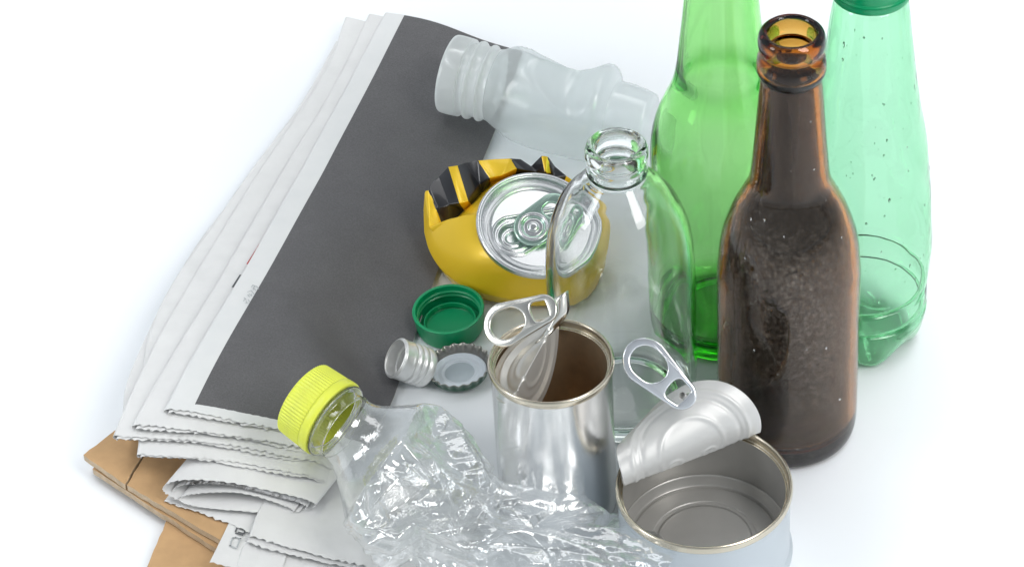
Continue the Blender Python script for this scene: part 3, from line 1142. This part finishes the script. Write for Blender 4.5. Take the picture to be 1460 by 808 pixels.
for i in range(n):
    fs.append((5 * n + i, 5 * n + (i + 1) % n, len(vs) - 1))
    idx.append(0)
body = obj('body', vs, fs, None, root, smooth=True, mats=[M['yellow'], M['black']], idx=idx)
bv = body.modifiers.new('round', 'BEVEL')
bv.width = 0.0006
bv.segments = 3
bv.limit_method = 'ANGLE'
bv.angle_limit = R(25)
bv.material = -1
es = body.modifiers.new('creases', 'EDGE_SPLIT')
es.split_angle = R(35)

# lid with countersink, panel, stamped mouth and tab well
def sdseg(x, y, ax_, ay_, bx_, by_):
    dx, dy = bx_ - ax_, by_ - ay_
    t = max(0, min(1, ((x - ax_) * dx + (y - ay_) * dy) / (dx * dx + dy * dy)))
    return math.hypot(x - ax_ - t * dx, y - ay_ - t * dy), t
md = Vector((-0.80, -0.42)).normalized()            # direction of the drinking mouth in the lid plane
def lidz(x, y):
    r = math.hypot(x, y)
    if r > 2.62:
        return -0.02 - (r - 2.62) * 3.0
    if r > 2.50:
        return 0.0
    if r > 2.28:
        t = (2.50 - r) / 0.22
        return -0.50 * sst(t)
    z = -0.50
    if r > 2.08:
        return -0.50 - 0.10 * math.sin(PI * (2.28 - r) / 0.2)
    z = -0.36 if r < 1.98 else -0.5 + 0.14 * sst((2.08 - r) / 0.1)
    # teardrop bead round mouth and tab
    d, t = sdseg(x, y, md.x * 1.05, md.y * 1.05, -md.x * 1.1, -md.y * 1.1)
    w_ = 0.98 - 0.42 * t
    e = d - w_
    z += 0.07 * math.exp(-(e / 0.06) ** 2)
    if e < 0:
        z -= 0.06 * sst(-e / 0.08)
    # mouth panel, slightly pushed in
    mx_, my_ = x - md.x * 1.08, y - md.y * 1.08
    al = mx_ * md.x + my_ * md.y
    ac = -mx_ * md.y + my_ * md.x
    e2 = math.hypot(al / 0.74, ac / 0.70) - 1
    z += 0.05 * math.exp(-(e2 / 0.10) ** 2)
    if e2 < 0:
        z -= 0.16 * sst(-e2 / 0.3)
    e3 = math.hypot(al / 0.46, ac / 0.36) - 1
    z += 0.05 * math.exp(-(e3 / 0.22) ** 2)
    return z
vs, fs = disc(2.70, 130, 200, lambda x, y: LM @ Vector((x, y, lidz(x, y) + 0.05)))
obj('lid', vs, fs, M['alu'], root, fix=False)
vs, fs = lathe_mesh(spline([(2.52, 0.02), (2.56, 0.09), (2.64, 0.10), (2.71, 0.03), (2.71, -0.14), (2.62, -0.30), (2.56, -0.34)], 5), 120, LM)
obj('rim', vs, fs, M['alu'], root)
td = Vector((0.62, 0.70, 0)).normalized()
TB = frame(LM @ Vector((0.0, 0.0, 0.02)), (LM.to_3x3() @ Vector((-0.12, -0.12, 1))), LM.to_3x3() @ td)
o1 = ovalpts(-0.10, 1.15, 0.78, 0.62)
h1 = smooth_hole([(0.62, 0.36), (0.62, -0.36), (1.15, -0.42), (1.42, -0.2), (1.42, 0.2), (1.15, 0.42)])
plate([o1, h1, ovalpts(-0.10, -0.09, 0.50, 0.50)], 0.02, 0.07, lambda v: TB @ Vector((v.x - 0.1, v.y, v.z)), 'tab', M['alu_green'], root)
vs, fs = tube([TB @ Vector((-0.2 + 0.60 * math.cos(2 * PI * i / 48), 0.60 * math.sin(2 * PI * i / 48), 0.07)) for i in range(48)], 0.09, 10, True)
obj('tab_ring', vs, fs, M['alu'], root)
vs, fs = lathe_mesh(spline([(0.46, -0.02), (0.40, 0.03), (0.24, 0.03), (0.20, 0.10), (0.10, 0.13), (0, 0.13)], 4), 40, TB @ Matrix.Translation((-0.2, 0, 0)))
obj('rivet', vs, fs, M['alu'], root)

# ================================================================== loose caps
# green screw cap, open side up
gc = at(641, 441, 1.05)
GC = frame((gc.x, gc.y, 0.02), (-0.05, -0.03, 1)) @ Matrix.Scale(0.94, 4)
root = thing('bottle_cap', 'open green plastic screw cap lying upturned beside the yellow can', 'cap', (gc.x, gc.y, 0), 'loose caps')
prof = spline([(0, 0.0), (1.3, 0.0), (1.42, 0.03), (1.5, 0.14), (1.54, 0.35), (1.60, 1.0), (1.62, 1.14), (1.60, 1.18), (1.50, 1.19), (1.47, 1.15), (1.46, 0.98), (1.44, 0.92), (1.37, 0.88), (1.44, 0.84), (1.44, 0.72), (1.37, 0.66), (1.44, 0.60), (1.44, 0.20), (1.40, 0.14), (1.22, 0.14), (1.19, 0.20), (1.19, 0.44), (1.15, 0.46), (1.11, 0.44), (1.10, 0.20), (1.06, 0.14), (0, 0.14)], 3)
vs, fs = lathe_mesh(prof, 128, GC)
obj('shell', vs, fs, M['green_cap'], root)
# silver screw cap lying on its side
sa, sb = at(565, 510, 1.45), at(600, 524, 1.2)
SC_ = frame(sa, (Vector((0.75, 0.22, -0.58))), (0, 0, 1)) @ Matrix.Scale(0.98, 4)
root = thing('bottle_cap', 'small ribbed silver screw cap on its side at the edge of the grey page', 'cap', (sa.x, sa.y, 0), 'loose caps')
prof = [(0.80, 0.01), (0.84, -0.02), (0.87, 0.0), (0.885, 0.05), (0.87, 0.12), (0.86, 0.36), (0.87, 0.46), (0.86, 0.54), (0.82, 0.60), (0.86, 0.67), (0.88, 0.76), (0.86, 0.84), (0.82, 0.90), (0.86, 0.97), (0.88, 1.05), (0.86, 1.13), (0.83, 1.19), (0.86, 1.26), (0.87, 1.42), (0.80, 1.55), (0.6, 1.60), (0, 1.60)]
inn = [(r - 0.06 if r > 0 else 0, z - 0.05) for r, z in reversed(prof[1:])]
vs, fs = lathe_mesh(spline(prof, 3) + spline(inn, 3), 90, SC_)
obj('shell', vs, fs, M['alu_matte'], root)
# crown cap
cc = at(655, 522, 0.55)
CM = frame((cc.x, cc.y, 0.08), (-0.06, 0.02, 1)) @ Matrix.Scale(0.94, 4)
root = thing('bottle_cap', 'dark green crown cap lying upside down with its grey liner showing', 'cap', (cc.x, cc.y, 0), 'loose caps')
def crown(p, a, r, z):
    if z > 0.12 and r > 1.2:
        k = min(1, (z - 0.12) / 0.45)
        f = 1 + 0.034 * k * math.cos(21 * a)
        p.x *= f
        p.y *= f
    return p
prof = spline([(0, 0), (1.0, 0.0), (1.18, 0.04), (1.27, 0.15), (1.31, 0.32), (1.38, 0.50), (1.44, 0.60)], 4)
vs, fs = lathe_mesh(prof, 252, CM, crown)
obj('shell', vs, fs, M['dark_green'], root)
prof = spline([(1.44, 0.60), (1.40, 0.605), (1.32, 0.50), (1.25, 0.32), (1.20, 0.18), (1.15, 0.10)], 3)
vs, fs = lathe_mesh(prof, 252, CM, crown)
obj('skirt', vs, fs, M['skirt'], root)
prof = spline([(0, 0.13), (0.68, 0.13), (0.74, 0.16), (0.80, 0.19), (0.88, 0.17), (0.98, 0.15), (1.06, 0.20), (1.14, 0.25), (1.20, 0.22), (1.22, 0.12)], 4)
vs, fs = lathe_mesh(prof, 96, CM)
obj('liner', vs, fs, M['liner_ring'], root)
vs, fs = lathe_mesh([(0.66, 0.135), (0.64, 0.145), (0, 0.145)], 64, CM)
obj('liner_disc', vs, fs, M['liner'], root)

# ================================================================== crushed clear bottle
def path_frames(P, n):
    out = []
    for i in range(n + 1):
        t = i / n
        c = curve_at(P, t)
        d = (curve_at(P, min(1, t + 0.02)) - curve_at(P, max(0, t - 0.02))).normalized()
        out.append((c, d))
    return out
cap_c = at(452, 581, 4.9)
ndir = (at(500, 615, 4.55) - cap_c).normalized()
root = thing('plastic_bottle', 'crumpled clear plastic bottle with a lime green cap, lying over the newspapers', 'bottle', at(600, 760, 0))
NM = frame(cap_c, ndir, (0, 0, 1))
def ribbed(p, a, r, z):
    if r > 1.35 and z < 0.75:
        f = 1 + 0.012 * math.cos(60 * a)
        p.x *= f
        p.y *= f
    return p
prof = spline([(0, -0.75), (1.35, -0.75), (1.35, -0.75), (1.52, -0.68), (1.56, -0.55), (1.60, 0.38), (1.57, 0.40), (1.57, 0.44), (1.63, 0.46), (1.64, 0.78), (1.58, 0.82), (1.50, 0.80), (1.46, 0.5), (1.45, -0.5), (0, -0.6)], 3)
def ribbed(p, a, r, z):
    if r > 1.5 and z < 0.39:
        f = 1 + 0.011 * math.cos(70 * a)
        p.x *= f
        p.y *= f
    return p
vs, fs = lathe_mesh(prof, 560, NM, ribbed)
obj('cap', vs, fs, M['lime_cap'], root)
prof = spline([(1.30, -0.4), (1.32, 0.7), (1.34, 0.86), (1.52, 0.90), (1.54, 0.98), (1.36, 1.06), (1.34, 1.3), (1.36, 1.45)], 5)
def oval(p, a, r, z):
    k = 0.0
    d = 1 + 0.10 * k * noise.noise(Vector((math.cos(a) * 1.4, math.sin(a) * 1.4, z)))
    p.x *= d * (1 - 0.10 * k)
    p.y *= d * (1 + 0.10 * k)
    return p
vs, fs = lathe_mesh(prof, 96, NM, oval)
solidify(obj('neck', vs, fs, M['clear_pet'], root), 0.07, 0)
start = NM @ Vector((0, 0, 1.42))
PATH = [start, at(562, 662, 3.3), at(650, 728, 2.6), at(745, 776, 2.2), at(845, 826, 1.9), at(930, 868, 1.6)]
BLEN = 15.5
rdc = random.Random(12)
CD = []
for i in range(20):
    zc = 3.0 + (BLEN - 3.0) * (i + rdc.random()) / 20
    an = rdc.uniform(0, 2 * PI)
    ti = rdc.uniform(-0.5, 0.5)
    n_ = Vector((math.cos(an), math.sin(an), ti)).normalized()
    CD.append((Vector((0, 0, zc)), n_, rdc.uniform(2.35, 2.9), rdc.uniform(1.1, 1.6), rdc.uniform(1.2, 2.6)))
def crumple(p, z):
    k = sst((z - 1.2) / 1.6)
    for c0, n_, off, f, ext in CD:
        if abs(p.z - c0.z) > ext * 1.6:
            continue
        d = (p - c0).dot(n_) - off
        if d > 0:
            p = p - n_ * (d * f * k)
    a = math.atan2(p.y, p.x) + 0.16 * z
    cx, cy_ = math.cos(a), math.sin(a)
    def ridge(fr, fz, off):
        return (1 - min(1.0, abs(noise.noise(Vector((cx * fr + off, cy_ * fr, z * fz + off)))) * 2.6)) ** 2
    k2 = sst((z - 1.6) / 2.2)
    m = 1 + k2 * (0.10 * ridge(1.3, 0.22, 3.0) - 0.10 * ridge(1.7, 0.30, 11.0) + 0.042 * ridge(3.2, 0.42, 5.0) - 0.036 * ridge(3.8, 0.5, 17.0) + 0.010 * ridge(7.0, 0.8, 9.0))
    return Vector((p.x * m, p.y * m, p.z))
nu_, nv_ = 200, 330
rows = []
for j in range(nv_ + 1):
    z = BLEN * j / nv_
    t = j / nv_
    R_ = 1.36 + 1.85 * sst((z - 0.1) / 3.2) - 0.65 * sst((t - 0.45) / 0.5)
    row = []
    for i in range(nu_):
        a = 2 * PI * i / nu_
        row.append(crumple(Vector((R_ * math.cos(a), R_ * math.sin(a), z)), z))
    rows.append(row)
vs = []
LP = [0]
for a_, b_ in zip(PATH, PATH[1:]):
    LP.append(LP[-1] + (b_ - a_).length)
for row in rows:
    for p in row:
        t = max(0.0, min(1.0, p.z / BLEN))
        c = curve_at(PATH, t)
        d = (curve_at(PATH, min(1, t + 0.03)) - curve_at(PATH, max(0, t - 0.03))).normalized()
        Fm = frame(c, d, (0, 0, 1)).to_3x3()
        kz = sst((t - 0.05) / 0.35)
        q = c + Fm @ Vector((p.x * (1 - 0.32 * kz), p.y * (1 + 0.10 * kz), 0))
        if q.z < 0.12:
            q.z = 0.12 + 0.05 * math.sin(q.x * 5)
        vs.append(q)
fs = []
for j in range(nv_):
    for i in range(nu_):
        k = (i + 1) % nu_
        fs.append((j * nu_ + i, j * nu_ + k, (j + 1) * nu_ + k, (j + 1) * nu_ + i))
b = obj('body', vs, fs, M['thin_pet'], root, smooth=True)
smo = b.modifiers.new('soften', 'SMOOTH')
smo.factor = 0.5
smo.iterations = 2

# ================================================================== frosted plastic tube
a0, a1 = at(641, 105, 2.6), at(946, 184, 1.8)
tdv = (a1 - a0).normalized()
FM = frame(a0, tdv, (0, 0, 1))
root = thing('plastic_bottle', 'crushed frosted white plastic bottle lying behind the clear glass one', 'bottle', Vector((a0.x, a0.y, 0)).lerp(Vector((a1.x, a1.y, 0)), .4))
DENTS = [(Vector((0.92, 0.25, 0.30)), 3.05), (Vector((0.80, -0.58, 0.12)), 1.92), (Vector((0.45, 0.88, -0.10)), 1.6), (Vector((0.98, -0.10, -0.16)), 1.3), (Vector((0.25, -0.95, 0.18)), 2.25), (Vector((-0.97, 0.2, 0.05)), 1.75)]
DENTS = [(n_.normalized(), c_ + 0.42) for n_, c_ in DENTS]
def sq(p, a, r, z):
    k = sst((z - 2.0) / 0.8) * (1 - sst((z - 6.0) / 1.3))
    q = p.copy()
    for n_, c_ in DENTS:
        d = q.dot(n_) - c_
        if d > 0:
            q -= n_ * (d * 1.55)
    p = p.lerp(q, k)
    nz = noise.noise(p * 0.6) * 0.03 * k
    return Vector((p.x * (1 + nz), p.y * (1 + nz), p.z))
LT = (a1 - a0).length
prof = spline([(1.62, 0), (1.80, 0.02), (1.80, 0.75), (1.76, 0.82), (1.62, 0.86), (1.62, 1.1), (1.78, 1.16), (1.80, 1.3), (1.66, 1.42), (1.66, 1.7), (1.76, 1.76), (1.76, 1.86), (1.64, 1.96), (1.66, 2.2), (1.95, 2.8), (2.25, 3.6), (2.4, 5), (2.4, 6.5), (2.2, 7.4), (1.75, 7.75), (1.62, 7.85), (1.62, 8.3), (1.5, 9.2), (1.25, 9.6), (0, 9.7)], 5)
vs, fs = lathe_mesh([p for p in prof if p[1] <= 2.21], 120, FM, sq)
obj('neck', vs, fs, M['milky_thick'], root)
vs, fs = lathe_mesh([p for p in prof if p[1] >= 2.19], 120, FM, sq)
tb_ = obj('body', vs, fs, M['milky'], root)
es = tb_.modifiers.new('sharp', 'EDGE_SPLIT')
es.split_angle = R(40)
